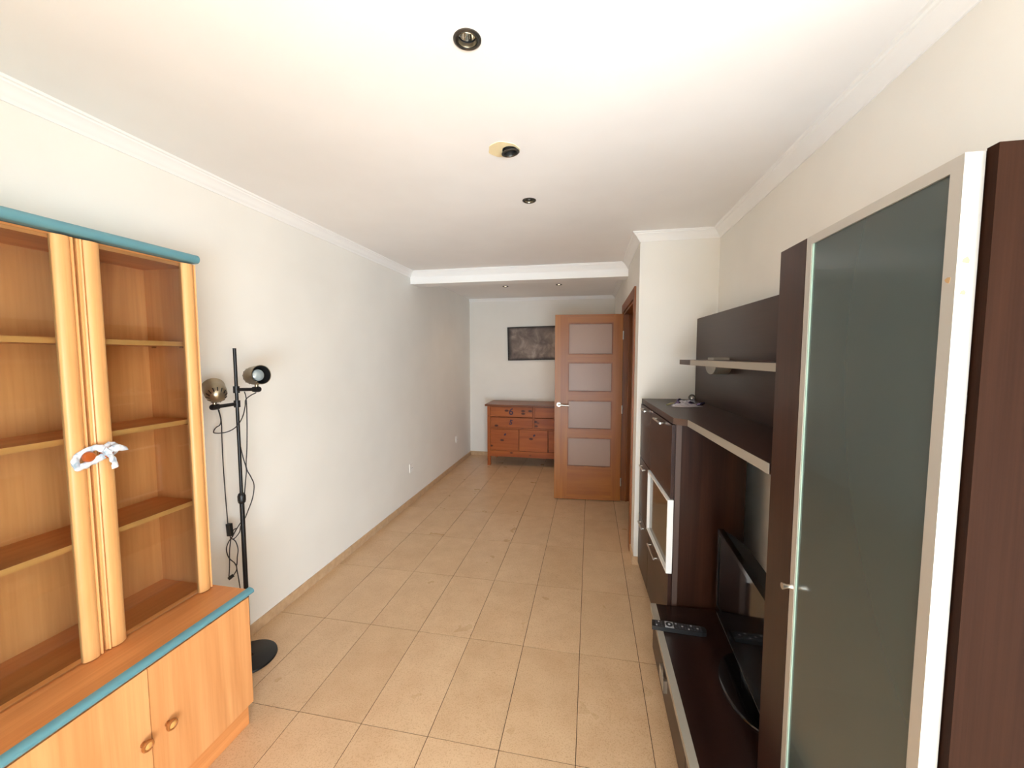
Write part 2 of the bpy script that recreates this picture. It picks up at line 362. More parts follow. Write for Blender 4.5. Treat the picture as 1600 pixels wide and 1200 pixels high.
# ------------------------------------------------------------------ doorway and glazed doors
dcas = struct('trim_8', box(XH - .014, XH, 3.385, 4.485, 2.06, 2.145), 'oak_frame', bevel=.003)
for ya_, yb_ in ((3.30, 3.385), (4.485, 4.57)): obj('casing', box(XH - .014, XH, ya_, yb_, 0, 2.145), 'oak_frame', dcas, bevel=.003)
for ya_, yb_, za_, zb_ in ((3.38, 3.40, 0, 2.06), (4.47, 4.49, 0, 2.06), (3.40, 4.47, 2.04, 2.06)): obj('jamb_lining', box(XH, XH + .12, ya_, yb_, za_, zb_), 'oak_frame', dcas)
obj('door_stop', box(XH + .05, XH + .065, 4.455, 4.47, 0, 2.04), 'oak_frame', dcas)
def leaf(root, width, stile, local_mats=('oak_vertical', 'oak_across'), panes=True, T=.036, H=2.045):
    # local frame: x along the leaf from the hinge (0) to the free edge (width), y thickness, z up
    y0, y1 = -T / 2, T / 2; L = dict(local=True, bevel=.0025)
    sf, sh = stile
    obj('stile', box(0, sh, y0, y1, .008, H), 'oak_vertical', root, **L); obj('stile', box(width - sf, width, y0, y1, .008, H), 'oak_vertical', root, **L)
    zs = [(.008, .375), (.705, .792), (1.115, 1.205), (1.53, 1.61), (1.955, H)]
    for z0, z1 in zs: obj('rail', box(sh, width - sf, y0, y1, z0, z1), 'oak_across', root, **L)
    for (a, b), (c, d) in zip(zs, zs[1:]):
        x0, x1 = sh, width - sf; z0, z1 = b, c
        q = .013
        pn = obj('pane', box(x0 + .001, x1 - .001, -.003, .003, z0 + .001, z1 - .001), 'satin_pane', root, local=True)
        for yy0, yy1 in ((y0 - .003, y0 + .010), (y1 - .010, y1 + .003)):
            for a0, a1, b0, b1 in ((x0, x0 + q, z0, z1), (x1 - q, x1, z0, z1), (x0 + q, x1 - q, z0, z0 + q), (x0 + q, x1 - q, z1 - q, z1)):
                obj('glazing_bead', box(a0, a1, yy0, yy1, b0, b1), 'oak_frame', pn, local=True)
hx, hy = .338, 4.455
door = thing('door_1', (hx, hy, 0), 'open oak interior door with four satin glass panes and a lever handle', 'door', rz=R(180 + 3.6))
door['kind'] = 'structure'
leaf(door, .722, (.140, .102))
hz = 1.065
obj('rose', lathe([(0, .018), (.026, .018), (.026, .024), (.022, .028), (0, .028)], (.722 - .045, 0, hz), (0, 1, 0), 20), 'chrome_soft', door, local=True, smooth=True)
obj('lever', tube(smooth_path([(.677, .02, hz), (.677, .052, hz), (.665, .058, hz), (.60, .058, hz - .004), (.565, .056, hz - .006)], 4), .008, 10), 'chrome_soft', door, local=True, smooth=True)
for z in (.22, 1.02, 1.82): obj('hinge', lathe([(0, -.045), (.007, -.045), (.007, .045), (0, .045)], (-.002, .016, z), (0, 0, 1), 10), 'chrome_soft', door, local=True)
d2 = thing('door_2', (XH + .042, 3.403, 0), 'narrow closed oak door leaf with panes beside the open door', 'door', rz=R(90)); d2['kind'] = 'structure'
leaf(d2, .352, (.085, .085))

# ------------------------------------------------------------------ wall sockets
for (y, z), lab in zip([(3.96, .392), (5.46, .395)], ['white wall socket low on the left wall, the nearer and larger one', 'white wall socket low on the left wall by the far corner']):
    t = thing('wall_socket', (XL, y, z), lab, 'socket', group='wall sockets'); c = dict(local=True)
    obj('plate', box(0, .009, -.042, .042, -.045, .045), 'white_plastic', t, local=True, bevel=.003, seg=2)
    obj('insert', lathe([(.021, .0092), (.021, .0105), (.019, .0105), (.018, .0095), (0, .0095)], (0, 0, 0), (1, 0, 0), 24), 'white_plastic', t, local=True, smooth=True)
    bm = B()
    for dy in (-.0095, .0095): lathe([(0, .0112), (.0035, .0112), (.0035, .009)], (0, dy, 0), (1, 0, 0), 10, bm)
    obj('contact_holes', bm, 'socket_hole', t, local=True)

# ------------------------------------------------------------------ beech bookcase: base cabinet and glazed upper unit
Y0, Y1 = .592, 1.388
t = thing('base_cabinet', (-1.65, .99, 0), 'low beech cabinet with round knobs and a teal rounded front edge', 'cabinet')
obj('carcass', box(-1.876, -1.435, Y0, Y1, .1, .585), 'beech_vertical', t, bevel=.001)
obj('plinth', box(-1.86, -1.440, Y0 + .005, Y1 - .004, 0, .1), 'beech_along', t, bevel=.001)
obj('worktop', box(-1.878, -1.424, Y0 - .004, Y1 + .002, .585, .608), 'beech_along', t, bevel=.001)
bm = B(); prof = []
for k in range(13): a = -math.pi / 2 + math.pi * k / 12; prof.append((-1.424 + .024 * math.cos(a), .5965 + .0145 * math.sin(a)))
ra = [bm.verts.new((x, Y0 - .012, z)) for x, z in prof]; rb = [bm.verts.new((x, Y1 + .014, z)) for x, z in prof]
for i in range(len(prof)): j = (i + 1) % len(prof); bm.faces.new((ra[i], ra[j], rb[j], rb[i]))
bm.faces.new(ra); bm.faces.new(rb[::-1]); obj('edge_moulding', bm, 'teal_paint', t, smooth=True)
for (a, b, ky) in ((Y0 + .001, .9885, .963), (.9915, Y1 - .001, 1.040)):
    d = obj('door', box(-1.434, -1.415, a, b, .106, .575), 'beech_vertical', t, bevel=.0015)
    k = obj('knob', lathe([(0, 0), (.009, 0), (.009, .008), (.013, .012), (.0175, .016), (.0185, .021), (.016, .026), (.0125, .0265), (.011, .024)], (-1.415, ky, .335), (1, 0, 0), 24), 'knob_brown', d, smooth=True)
    obj('knob_face', lathe([(.0115, .0235), (.009, .0255), (0, .026)], (-1.415, ky, .335), (1, 0, 0), 20), 'knob_pale', d, smooth=True)

YU = 1.380
t = thing('glazed_bookcase', (-1.74, .99, .608), 'tall beech display bookcase with glass doors and a teal top, shelves empty', 'bookcase')
z0, z1 = .6085, 1.972
obj('side_panel', box(-1.876, -1.600, YU - .018, YU, z0, z1), 'beech_vertical', t, bevel=.001)
obj('side_panel', box(-1.876, -1.600, Y0, Y0 + .018, z0, z1), 'beech_vertical', t, bevel=.001)
obj('back_panel', box(-1.834, -1.826, Y0 + .018, YU - .018, z0, z1), 'beech_vertical', t)
obj('bottom_panel', box(-1.826, -1.604, Y0 + .018, YU - .018, z0, z0 + .016), 'beech_along', t)
obj('top_panel', box(-1.826, -1.604, Y0 + .018, YU - .018, z1 - .018, z1), 'beech_along', t)
for z in (1.648, 1.330, .986):
    s = obj('shelf', box(-1.825, -1.628, Y0 + .019, YU - .019, z - .009, z + .009), 'beech_along', t)
    obj('front_edge', box(-1.628, -1.626, Y0 + .019, YU - .019, z - .009, z + .009), 'shelf_edge_wood', s)
    for yy in (YU - .021, Y0 + .021):
        for xx in (-1.66, -1.80): obj('shelf_pin', box(xx, xx + .015, yy - .004, yy + .003, z - .016, z - .0092), 'knob_brown', s)
bm = B(); prof = [(-1.878, 1.974)] + [(-1.580 + .014 * math.cos(-math.pi / 2 + math.pi * k / 10), 1.9905 + .0165 * math.sin(-math.pi / 2 + math.pi * k / 10)) for k in range(11)] + [(-1.878, 2.007)]
ra = [bm.verts.new((x, Y0 - .02, z)) for x, z in prof]; rb = [bm.verts.new((x, YU + .003, z)) for x, z in prof]
for i in range(len(prof)): j = (i + 1) % len(prof); bm.faces.new((ra[i], ra[j], rb[j], rb[i]))
bm.faces.new(ra); bm.faces.new(rb[::-1]); obj('cornice', bm, 'teal_paint', t, smooth=True)
def stile_mesh(ya, yb, bead):      # bead: +1 at high y, -1 at low y
    w = yb - ya; pts = []                        # profile x offset over the width
    sec = [(0, 0), (0, .010), (.02, .014), (.10, .018), (.30, .0225), (.5, .0235), (.66, .0215), (.76, .017), (.78, .012), (.80, .012), (.82, .018), (.87, .0205), (.92, .018), (.94, .012), (1.0, .012), (1, 0)]
    for u, h in sec: pts.append((-1.598 + h, (ya + u * w) if bead > 0 else (yb - u * w)))
    return prism(pts, .612, 1.966)
for (pa, pb, sa, sb, bead_mid, ky) in ((1.045, 1.334, (.993, 1.052), (1.322, 1.378), -1, 1.013), (.640, .942, (.594, .650), (.932, .986), 1, .964)):
    right = ky > 1
    d = obj('glass_door', box(-1.594, -1.590, pa, pb, .616, 1.962), 'clear_glass', t); d['label'] = 'clear glass pane'
    mid = sa if right else sb; out = sb if right else sa
    obj('door_stile', stile_mesh(mid[0], mid[1], bead_mid), 'beech_profile', d, smooth=True)
    obj('door_stile', stile_mesh(out[0], out[1], -bead_mid), 'beech_profile', d, smooth=True)
    obj('knob', lathe([(0, 0), (.007, 0), (.007, .010), (.012, .014), (.0165, .020), (.0165, .026), (.013, .031), (0, .033)], (-1.577, ky, 1.281), (1, 0, 0), 20), 'knob_wood', d, smooth=True)
    obj('hinge', box(-1.604, -1.598, out[0] + .02, out[0] + .03, 1.80, 1.83), 'chrome_soft', d)

# white plastic strip knotted round the two bookcase knobs
t = thing('plastic_strip', (-1.56, .99, 1.275), 'white plastic bag strip tied round the two bookcase door knobs', 'plastic bag')
def crumple(bm, amp, f):
    for v in bm.verts: v.co += Vector((noise.noise(v.co * f), noise.noise(v.co * f + Vector((7, 3, 1))), noise.noise(v.co * f + Vector((2, 9, 5))))) * amp
    return bm
def ribbon(name, P, r, flat, up=(1, 0, 0), rf=None, mt='plastic_wrap'):
    bm = tube(smooth_path(P, 8), r, 12, flat=flat, up=up, rfun=rf); crumple(bm, .0035, 95); obj(name, bm, mt, t, smooth=True)
X = -1.566
ribbon('loop', [(X + .012, 1.004, 1.298), (X + .008, .985, 1.305), (X, .962, 1.297), (X, .942, 1.284), (X + .003, .935, 1.268), (X + .004, .943, 1.252), (X + .008, .965, 1.258), (X + .012, .990, 1.268), (X + .016, 1.008, 1.279)], .0105, .55)
ribbon('loop', [(X + .012, 1.006, 1.296), (X + .004, 1.024, 1.308), (X + .002, 1.042, 1.302), (X + .004, 1.047, 1.290), (X + .008, 1.030, 1.275), (X + .014, 1.010, 1.277)], .008, .55)
bm = lathe([(0, -.013), (.009, -.010), (.013, 0), (.009, .010), (0, .013)], (X + .022, 1.008, 1.288), (0, 1, .3), 14); crumple(bm, .005, 110); obj('knot', bm, 'plastic_wrap', t, smooth=True)
ribbon('tail', [(X + .024, 1.006, 1.292), (X + .030, 1.026, 1.297), (X + .030, 1.045, 1.292), (X + .026, 1.066, 1.283)], .011, .4, rf=lambda q: .6 + 1.6 * q * (1 - q) * 1.6 - .45 * q)
ribbon('tail', [(X + .026, 1.008, 1.284), (X + .032, 1.012, 1.268), (X + .030, 1.020, 1.248), (X + .026, 1.024, 1.232)], .0095, .4, up=(1, 0, .2), rf=lambda q: .9 + .2 * q)

# ------------------------------------------------------------------ floor lamp with two spot heads
LX, LY = -1.752, 1.705
t = thing('floor_lamp', (LX, LY, 0), 'black floor lamp with two bronze spot heads and dangling cables', 'floor lamp')
obj('base', lathe([(0, 0), (.128, 0), (.130, .004), (.128, .012), (.115, .017), (.02, .020), (.012, .032), (0, .032)], (LX, LY, 0), n=48), 'black_metal', t, smooth=True)
p = obj('pole', lathe([(0, .02), (.0108, .02), (.0108, .86), (0, .86)], (LX, LY, 0), n=16), 'black_metal', t, smooth=True)
obj('pole_extension', lathe([(0, .85), (.0078, .85), (.0078, 1.638), (0, 1.638)], (LX, LY, 0), n=16), 'black_metal', p, smooth=True)
obj('collar', lathe([(.0105, .842), (.0165, .848), (.0185, .86), (.0185, .882), (.014, .894), (.008, .898)], (LX, LY, 0), n=16), 'black_plastic', t, smooth=True)
def spot_arm(z, end, head_c, axis):
    e = Vector(end); a = obj('arm', tube([(LX, LY, z), e], .0088, 12), 'black_plastic', t, smooth=True)
    obj('clamp', lathe([(0, -.017), (.0145, -.017), (.0145, .017), (0, .017)], (LX, LY, z), n=16), 'black_plastic', a, smooth=True)
    d = (e - Vector((LX, LY, z))).normalized()
    obj('end_knob', lathe([(0, -.022), (.013, -.022), (.0145, -.012), (.0145, .008), (.012, .016), (0, .018)], e, d, 16), 'black_plastic', a, smooth=True)
    c = Vector(head_c); ax = Vector(axis).normalized()
    obj('swivel', tube([e, e + (c - e) * .75], .0085, 10), 'bronze', a, smooth=True)
    h = obj('spot_head', lathe([(0, -.062), (.012, -.061), (.030, -.052), (.041, -.036), (.0455, -.015), (.0465, .008), (.0465, .043), (.0475, .046), (.0475, .050), (.0445, .050)], c, ax, 36), 'bronze', t, smooth=True)
    obj('inner_sleeve', lathe([(.0445, .050), (.044, .02), (.043, -.02), (.02, -.035), (0, -.036)], c, ax, 36), 'inner_black', h, smooth=True)
    obj('bulb', lathe([(.012, -.03), (.013, -.015), (.024, .004), (.029, .016), (.028, .024), (.018, .031), (0, .034)], c, ax, 24), 'bulb_glass', h, smooth=True)
    u, w, dd = frame_of(ax); bm = B()
    for k in range(14):
        an = 2 * math.pi * k / 14; rd = (u * math.cos(an) + w * math.sin(an))
        tube([c + ax * -.0515 + rd * .0292, c + ax * -.034 + rd * .0412], .0026, 6, bm)
    obj('vent_slot', bm, 'inner_black', h)
spot_arm(1.430, (-1.626, 1.700, 1.434), (-1.631, 1.700, 1.503), (.953, -.29, .10))
spot_arm(1.358, (-1.752, 1.580, 1.357), (-1.748, 1.585, 1.430), (-.74, .50, .40))
def cable(y, P, wob=.004):      # (x, z) points of a hanging cable near the plane of the pole
    pts = [(x, y + wob * math.sin(i * 1.7), z) for i, (x, z) in enumerate(P)]
    return obj('cable', tube(smooth_path(pts, 5), .0026, 7), 'cable_black', t, smooth=True)
cable(1.685, [(-1.846, 1.330), (-1.838, 1.280), (-1.838, 1.252), (-1.859, 1.238), (-1.882, 1.217), (-1.880, 1.207), (-1.835, 1.209), (-1.784, 1.221), (-1.743, 1.247), (-1.705, 1.294), (-1.681, 1.350), (-1.679, 1.382), (-1.653, 1.404), (-1.618, 1.418)])
cable(1.7, [(-1.858, 1.324), (-1.851, 1.261), (-1.848, 1.162), (-1.845, 1.030), (-1.848, 0.893), (-1.843, 0.729)])
cable(1.715, [(-1.715, 1.420), (-1.710, 1.378), (-1.707, 1.264), (-1.712, 1.132), (-1.727, 1.030), (-1.704, 0.981), (-1.681, 0.941), (-1.693, 0.873), (-1.730, 0.801), (-1.754, 0.752), (-1.769, 0.739), (-1.810, 0.686), (-1.837, 0.647)])
cable(1.72, [(-1.765, 1.161), (-1.751, 1.078), (-1.730, 1.020), (-1.734, 0.963), (-1.752, 0.876)])
cable(1.712, [(-1.775, 0.718), (-1.788, 0.680), (-1.817, 0.646), (-1.837, 0.652), (-1.826, 0.685), (-1.806, 0.700), (-1.809, 0.682), (-1.831, 0.652), (-1.863, 0.612), (-1.871, 0.577), (-1.852, 0.540), (-1.825, 0.516), (-1.815, 0.498), (-1.803, 0.550), (-1.793, 0.594), (-1.812, 0.631), (-1.838, 0.642)])
cable(1.7, [(-1.825, 0.650), (-1.841, 0.585), (-1.841, 0.501), (-1.845, 0.446)])
cable(1.716, [(-1.859, 0.426), (-1.842, 0.440), (-1.815, 0.477), (-1.814, 0.507), (-1.815, 0.465), (-1.810, 0.423), (-1.796, 0.358), (-1.788, 0.235), (-1.786, 0.089), (-1.791, 0.024)])
c = Vector((-1.830, 1.70, 0.698)); bm = box(-.012, .012, -.009, .009, -.032, .032); bm.transform(Matrix.Translation(c) @ Matrix.Rotation(R(-4), 4, 'Y'))
obj('inline_switch', bm, 'black_plastic', t, bevel=.003)
c = Vector((-1.837, 1.70, 0.441)); bm = box(-.008, .008, -.007, .007, -.013, .013); bm.transform(Matrix.Translation(c) @ Matrix.Rotation(R(50), 4, 'Y')); obj('plug', bm, 'black_plastic', t, bevel=.003)

# ------------------------------------------------------------------ pine chest at the far wall
CX0, CX1, CY0, CY1 = -1.465, -.105, 5.60, 6.125
t = thing('pine_chest', ((CX0 + CX1) / 2, (CY0 + CY1) / 2, 0), 'knotty pine sideboard with drawers and a numeral 6 marked on it', 'sideboard')
obj('top', box(CX0 - .03, CX1 + .03, CY0 - .03, CY1 + .005, .872, .900), 'pine_top', t, bevel=.006, seg=2)
for x in (CX0, CX1 - .045):
    for y in (CY0, CY1 - .045): obj('leg', box(x, x + .045, y, y + .045, 0, .871), 'pine_vertical', t, bevel=.004)
obj('side_panel', box(CX0 + .012, CX0 + .030, CY0 + .045, CY1 - .045, .14, .871), 'pine_vertical', t)
obj('side_panel', box(CX1 - .030, CX1 - .012, CY0 + .045, CY1 - .045, .14, .871), 'pine_vertical', t)
obj('back_panel', box(CX0 + .045, CX1 - .045, CY1 - .02, CY1 - .012, .14, .871), 'pine_vertical', t)
obj('bottom_rail', box(CX0 + .045, CX1 - .045, CY0 + .006, CY0 + .028, .135, .222), 'pine_across', t, bevel=.003)
obj('bottom_panel', box(CX0 + .045, CX1 - .045, CY0 + .028, CY1 - .02, .20, .215), 'pine_across', t)
obj('mid_rail', box(CX0 + .045, CX1 - .045, CY0 + .010, CY0 + .035, .542, .560), 'pine_across', t)
xm = (CX0 + CX1) / 2
obj('divider', box(xm - .012, xm + .012, CY0 + .008, CY0 + .035, .560, .871), 'pine_vertical', t)
for (a, b) in ((CX0 + .048, xm - .015), (xm + .015, CX1 - .048)):
    for (c, d_) in ((.565, .711), (.721, .866)):
        dr = obj('drawer', box(a, b, CY0 + .001, CY0 + .022, c, d_), 'pine_across', t, bevel=.003)
def glyph(ch, x, z, size, rot, parent):
    cu = bpy.data.curves.new('numeral', 'FONT'); cu.body = ch; cu.size = size; cu.align_x = 'CENTER'; cu.align_y = 'CENTER'; cu.extrude = .002; cu.offset = .003
    o = bpy.data.objects.new('numeral', cu); COL.objects.link(o); bpy.context.view_layer.update()
    me = bpy.data.meshes.new_from_object(o.evaluated_get(bpy.context.evaluated_depsgraph_get())); bpy.data.objects.remove(o); bpy.data.curves.remove(cu)
    me.transform(Matrix.Translation((x, CY0 + .0002, z)) @ Matrix.Rotation(R(rot), 4, 'Y') @ Matrix.Rotation(R(90), 4, 'X')); me.transform(ROOT[parent.name])
    me.materials.clear(); me.materials.append(MATS['marker_ink']); n = bpy.data.objects.new('numeral', me); COL.objects.link(n); n.parent = parent; return n
drs = [o for o in t.children if o.name.startswith('drawer')]
glyph('6', -1.110, .795, .135, 8, drs[1]); glyph('5', -1.115, .640, .10, 12, drs[0])
w3 = (CX1 - CX0 - .096) / 3
for k in range(3):
    a = CX0 + .048 + k * w3 + (.007 if k else 0); b = CX0 + .048 + (k + 1) * w3 - (.007 if k < 2 else 0)
    d = obj('door', box(a, b, CY0 + .001, CY0 + .022, .228, .538), 'pine_across', t, bevel=.003)
    obj('finger_hole', lathe([(0, .0), (.020, 0), (.020, .0012), (0, .0012)], ((a + b) / 2 + .01, CY0 + .0008, .462), (0, -1, 0), 14, sx=1.0, sy=.7), 'marker_ink', d)
    if k: obj('door_divider', box(CX0 + .048 + k * w3 - .003, CX0 + .048 + k * w3 + .003, CY0 + .012, CY0 + .04, .222, .542), 'pine_vertical', t)

# ------------------------------------------------------------------ canvas print on the far wall
t = thing('canvas_picture', (-.835, YB - .012, 1.793), 'unframed grey-brown canvas print hanging above the pine chest', 'picture')
t.rotation_euler = (0, R(-1.2), 0)
cv = obj('canvas', box(-.435, .435, -.012, .0115, -.258, .258), 'canvas_side', t, local=True, bevel=.002)
obj('print', box(-.433, .433, -.0128, -.0119, -.256, .256), 'canvas_print', cv, local=True)

# ------------------------------------------------------------------ dark low cabinet (turned a little from the wall) with bridge shelf and back panel
A = R(2.6)
cab = thing('dark_sideboard', (.392, 3.075, 0), 'dark wenge cabinet with bar handles, framed glass flap and long bridge top', 'cabinet', rz=A)
def lb(e0, e1, s0, s1, z0, z1, bm=None): return box(e0, e1, -s1, -s0, z0, z1, bm)     # e: depth to the wall, s: towards the camera
K = dict(local=True)
SN = .925
obj('carcass', lb(.0, .345, .0, SN, .03, 1.250), 'wenge_dark', cab, bevel=.001, **K)
obj('plinth', lb(.02, .34, .01, SN - .01, 0, .03), 'wenge_dark', cab, **K)
obj('edge_strip', lb(.004, .030, SN, SN + .0015, .03, 1.249), 'silver_dark', cab, **K)
obj('top', prism([(-.014, 0.002), (-.016, -.938), (.040, -.992), (.046, -1.803), (.345, -1.803), (.345, 0.002)], 1.252, 1.285), 'wenge_panel', cab, bevel=.001, **K)
tp = [o for o in cab.children if o.name.startswith('top')][0]
obj('edge_band', prism([(.0385, -.9925), (.0445, -1.8025), (.0458, -1.8025), (.0398, -.992)], 1.2525, 1.2845), 'silver_edge', tp, **K)
bm = prism([(-.0175, -.9385), (.0385, -.9925), (.0398, -.9915), (-.0160, -.9375)], 1.2525, 1.2845); obj('edge_band', bm, 'silver_dark', tp, **K)
def bar_handle(parent, s0, s1, z, e=-.019):
    h = obj('handle', tube([(e - .018, -s0 + .0, z), (e - .018, -s1, z)], .0055, 10), 'chrome_soft', parent, smooth=True, **K)
    for s in (s0 + .012, s1 - .012): obj('handle_post', tube([(e + .002, -s, z), (e - .018, -s, z)], .0045, 8), 'chrome_soft', h, **K)
for (s0, s1, z0, z1, h) in ((.002, .368, .858, 1.246, (.11, .25, 1.222)), (.002, .368, .434, .852, (.09, .23, .806)), (.002, .368, .034, .428, (.09, .23, .388)), (.374, SN, .858, 1.246, (.545, .735, 1.222)), (.374, SN, .034, .452, (.455, .655, .392))):
    d = obj('door', lb(-.018, -.001, s0, s1, z0, z1), 'wenge_panel', cab, bevel=.001, **K); bar_handle(d, *h)
g = obj('glass_flap', lb(-.014, -.008, .374 + .006, SN - .004, .466, .846), 'smoked_glass', cab, **K)
q = .011
for a_, b_, c_, d_ in ((.374, .374 + q, .458, .852), (SN + .004 - q, SN + .004, .458, .852), (.374 + q, SN + .004 - q, .458, .458 + q), (.374 + q, SN + .004 - q, .852 - q, .852)):
    obj('flap_frame', lb(-.030, -.001, a_, b_, c_, d_), 'aluminium_white', g, bevel=.001, **K)
obj('back_panel', lb(.346, .362, .035, 1.79, 1.24, 1.862), 'wenge_panel', cab, bevel=.001, **K)
sh = obj('wall_shelf', lb(.152, .346, .365, 1.785, 1.546, 1.576), 'wenge_panel', cab, bevel=.001, **K)
obj('edge_band', lb(.1505, .1525, .60, 1.784, 1.5465, 1.5755), 'silver_edge', sh, **K); obj('edge_band', lb(.1508, .1525, .366, .60, 1.5465, 1.5755), 'silver_dark', sh, **K)
sb_ = .60
# half-round clip holding the shelf: a thin half disc below and a small lip above
bm = B(); prf = [(-.055 * math.cos(math.pi * k / 14) * 1.6, -.052 * math.sin(math.pi * k / 14)) for k in range(15)]
va = [bm.verts.new((.262, -(sb_ + s), 1.546 + z)) for s, z in prf]; vb = [bm.verts.new((.346, -(sb_ + s), 1.546 + z)) for s, z in prf]
bm.faces.new(va); bm.faces.new(vb[::-1])
for i in range(len(prf)): j = (i + 1) % len(prf); bm.faces.new((va[i], va[j], vb[j], vb[i]))
lb(.262, .346, sb_ - .05, sb_ + .05, 1.576, 1.590, bm)
obj('shelf_clip', bm, 'silver_edge', sh, bevel=.002, **K)

# small bag of fittings left on the sideboard top
t = thing('fittings_bag', (0, 0, 0), 'crumpled clear plastic bag of metal fittings on the dark cabinet top', 'bag')
def CW(s, e, z): return Matrix.Translation((.392, 3.075, 0)) @ Matrix.Rotation(A, 4, 'Z') @ Vector((e, -s, z))
ctr = CW(.40, .18, 1.286); t.location = ctr; ROOT[t.name] = Matrix.Translation(ctr).inverted()
bm = B(); N = 14; grid = []
for i in range(N):
    row = []
    for j in range(N):
        u, v_ = i / (N - 1), j / (N - 1); s = .33 + .15 * v_ + .02 * math.sin(5 * u); e = .105 + .17 * u + .015 * math.sin(6 * v_)
        hh = .002 + .055 * (math.sin(math.pi * u) * math.sin(math.pi * v_)) ** .9 * (.35 + 1.3 * abs(noise.noise(Vector((u * 7, v_ * 7, 3)))))
        row.append(bm.verts.new(CW(s, e, 1.286 + hh)))
    grid.append(row)
for i in range(N - 1):
    for j in range(N - 1): bm.faces.new((grid[i][j], grid[i + 1][j], grid[i + 1][j + 1], grid[i][j + 1]))
r_ = bmesh.ops.extrude_face_region(bm, geom=list(bm.faces))
for v_ in [x for x in r_['geom'] if isinstance(x, bmesh.types.BMVert)]: v_.co.z = 1.2862
obj('bag', bm, 'bag_plastic', t)
def ring_at(s, e, z, rr, tilt, mt):
    c = CW(s, e, z); u, w, d = frame_of(tilt); P = [c + (u * math.cos(2 * math.pi * k / 16) + w * math.sin(2 * math.pi * k / 16)) * rr for k in range(17)]
    r0 = obj('ring', tube(P, .0055, 8), mt, t, smooth=True)
    obj('ball', lathe([(0, -.011), (.008, -.008), (.011, 0), (.008, .008), (0, .011)], c + Vector((0, -.004, -.006)), (0, 0, 1), 14), 'chrome', r0, smooth=True)
ring_at(.40, .150, 1.310, .015, (.3, -.8, .3), 'purple_metal'); ring_at(.36, .235, 1.332, .017, (-.2, -.9, .2), 'gunmetal')
bm = B(); P = [CW(.44, .11 + .025 * k, 1.300 + .008 * math.sin(k * 2.1)) for k in range(8)]
tube(smooth_path(P, 3), .010, 8, bm, rfun=lambda q: .6 + .5 * math.sin(9 * q) ** 2); crumple(bm, .006, 60); obj('strap', bm, 'purple_metal', t, smooth=True)
bm = tube([CW(.41, .07, 1.290), CW(.40, .095, 1.297), CW(.39, .12, 1.300)], .010, 8, flat=.4, up=(0, 0, 1)); crumple(bm, .004, 70); obj('flap', bm, 'bag_flap', t, smooth=True)

# ------------------------------------------------------------------ low TV bench
b = thing('tv_bench', (.60, 1.4, 0), 'long low wenge bench with silver front edge under the television', 'tv bench')
by0, by1 = .66, 2.138
obj('carcass', box(.366, .84, by0, by1, .045, .262), 'wenge_dark', b, bevel=.001)
obj('plinth', box(.40, .82, by0 + .02, by1 - .02, 0, .045), 'wenge_dark', b)
tpb = obj('top', box(.331, .85, by0 - .004, by1, .265, .290), 'wenge_along', b, bevel=.001)
obj('edge_band', box(.3295, .358, by0 - .004, by1 + .0005, .264, .2912), 'silver_edge', tpb, bevel=.002)
ym = 1.40
for (a, c_, h0, h1) in ((ym + .002, by1 - .002, 1.735, 1.842), (by0 + .002, ym - .002, .92, 1.14)):
    d = obj('drawer', box(.346, .365, a, c_, .050, .258), 'wenge_panel', b, bevel=.001)
    h = obj('handle', box(.330, .3335, h0, h1, .135, .192), 'silver_edge', d, bevel=.001)
    for yy in (h0, h1 - .012): obj('handle_post', box(.3305, .346, yy, yy + .012, .135, .192), 'chrome_soft', h)

# remote control
t = thing('remote_control', (.43, 1.943, .2912), 'black remote control with silver pad on the bench edge', 'remote control', rz=R(-2.5))
obj('body', prism([(-.122, -.024), (-.118, .023), (-.05, .026), (.10, .024), (.12, .020), (.124, .0), (.12, -.020), (.10, -.024), (-.05, -.026)], .0, .020), 'black_plastic', t, local=True, bevel=.004, seg=2)
obj('silver_pad', prism([(-.062, -.022), (-.060, .022), (-.024, .022), (-.022, -.022)], .0195, .0215), 'silver_button', t, local=True, bevel=.001)
obj('dial', lathe([(.016, .0), (.016, .003), (.012, .0035), (.008, .002), (0, .002)], (-.042, 0, .0205), n=24), 'black_plastic', t, local=True, smooth=True)
obj('dial_centre', lathe([(0, .0045), (.005, .0045), (.006, .002)], (-.042, 0, .0205), n=14), 'silver_button', t, local=True)
bm = B()
for i in range(9):
    for j in (-1, 0, 1): box(-.010 + i * .0135 - .004, -.010 + i * .0135 + .004, j * .0135 - .0035, j * .0135 + .0035, .0195, .0222, bm)
for i in range(3):
    for j in (-1, 0, 1): box(-.100 + i * .012 - .0035, -.100 + i * .012 + .0035, j * .0135 - .0035, j * .0135 + .0035, .0195, .0222, bm)
bt = obj('buttons', bm, ['silver_button', 'dark_button'], t, local=True); bt['kind'] = 'stuff'
for i, p_ in enumerate(bt.data.polygons): p_.material_index = 1 if (i // 6) % 5 != 2 else 0

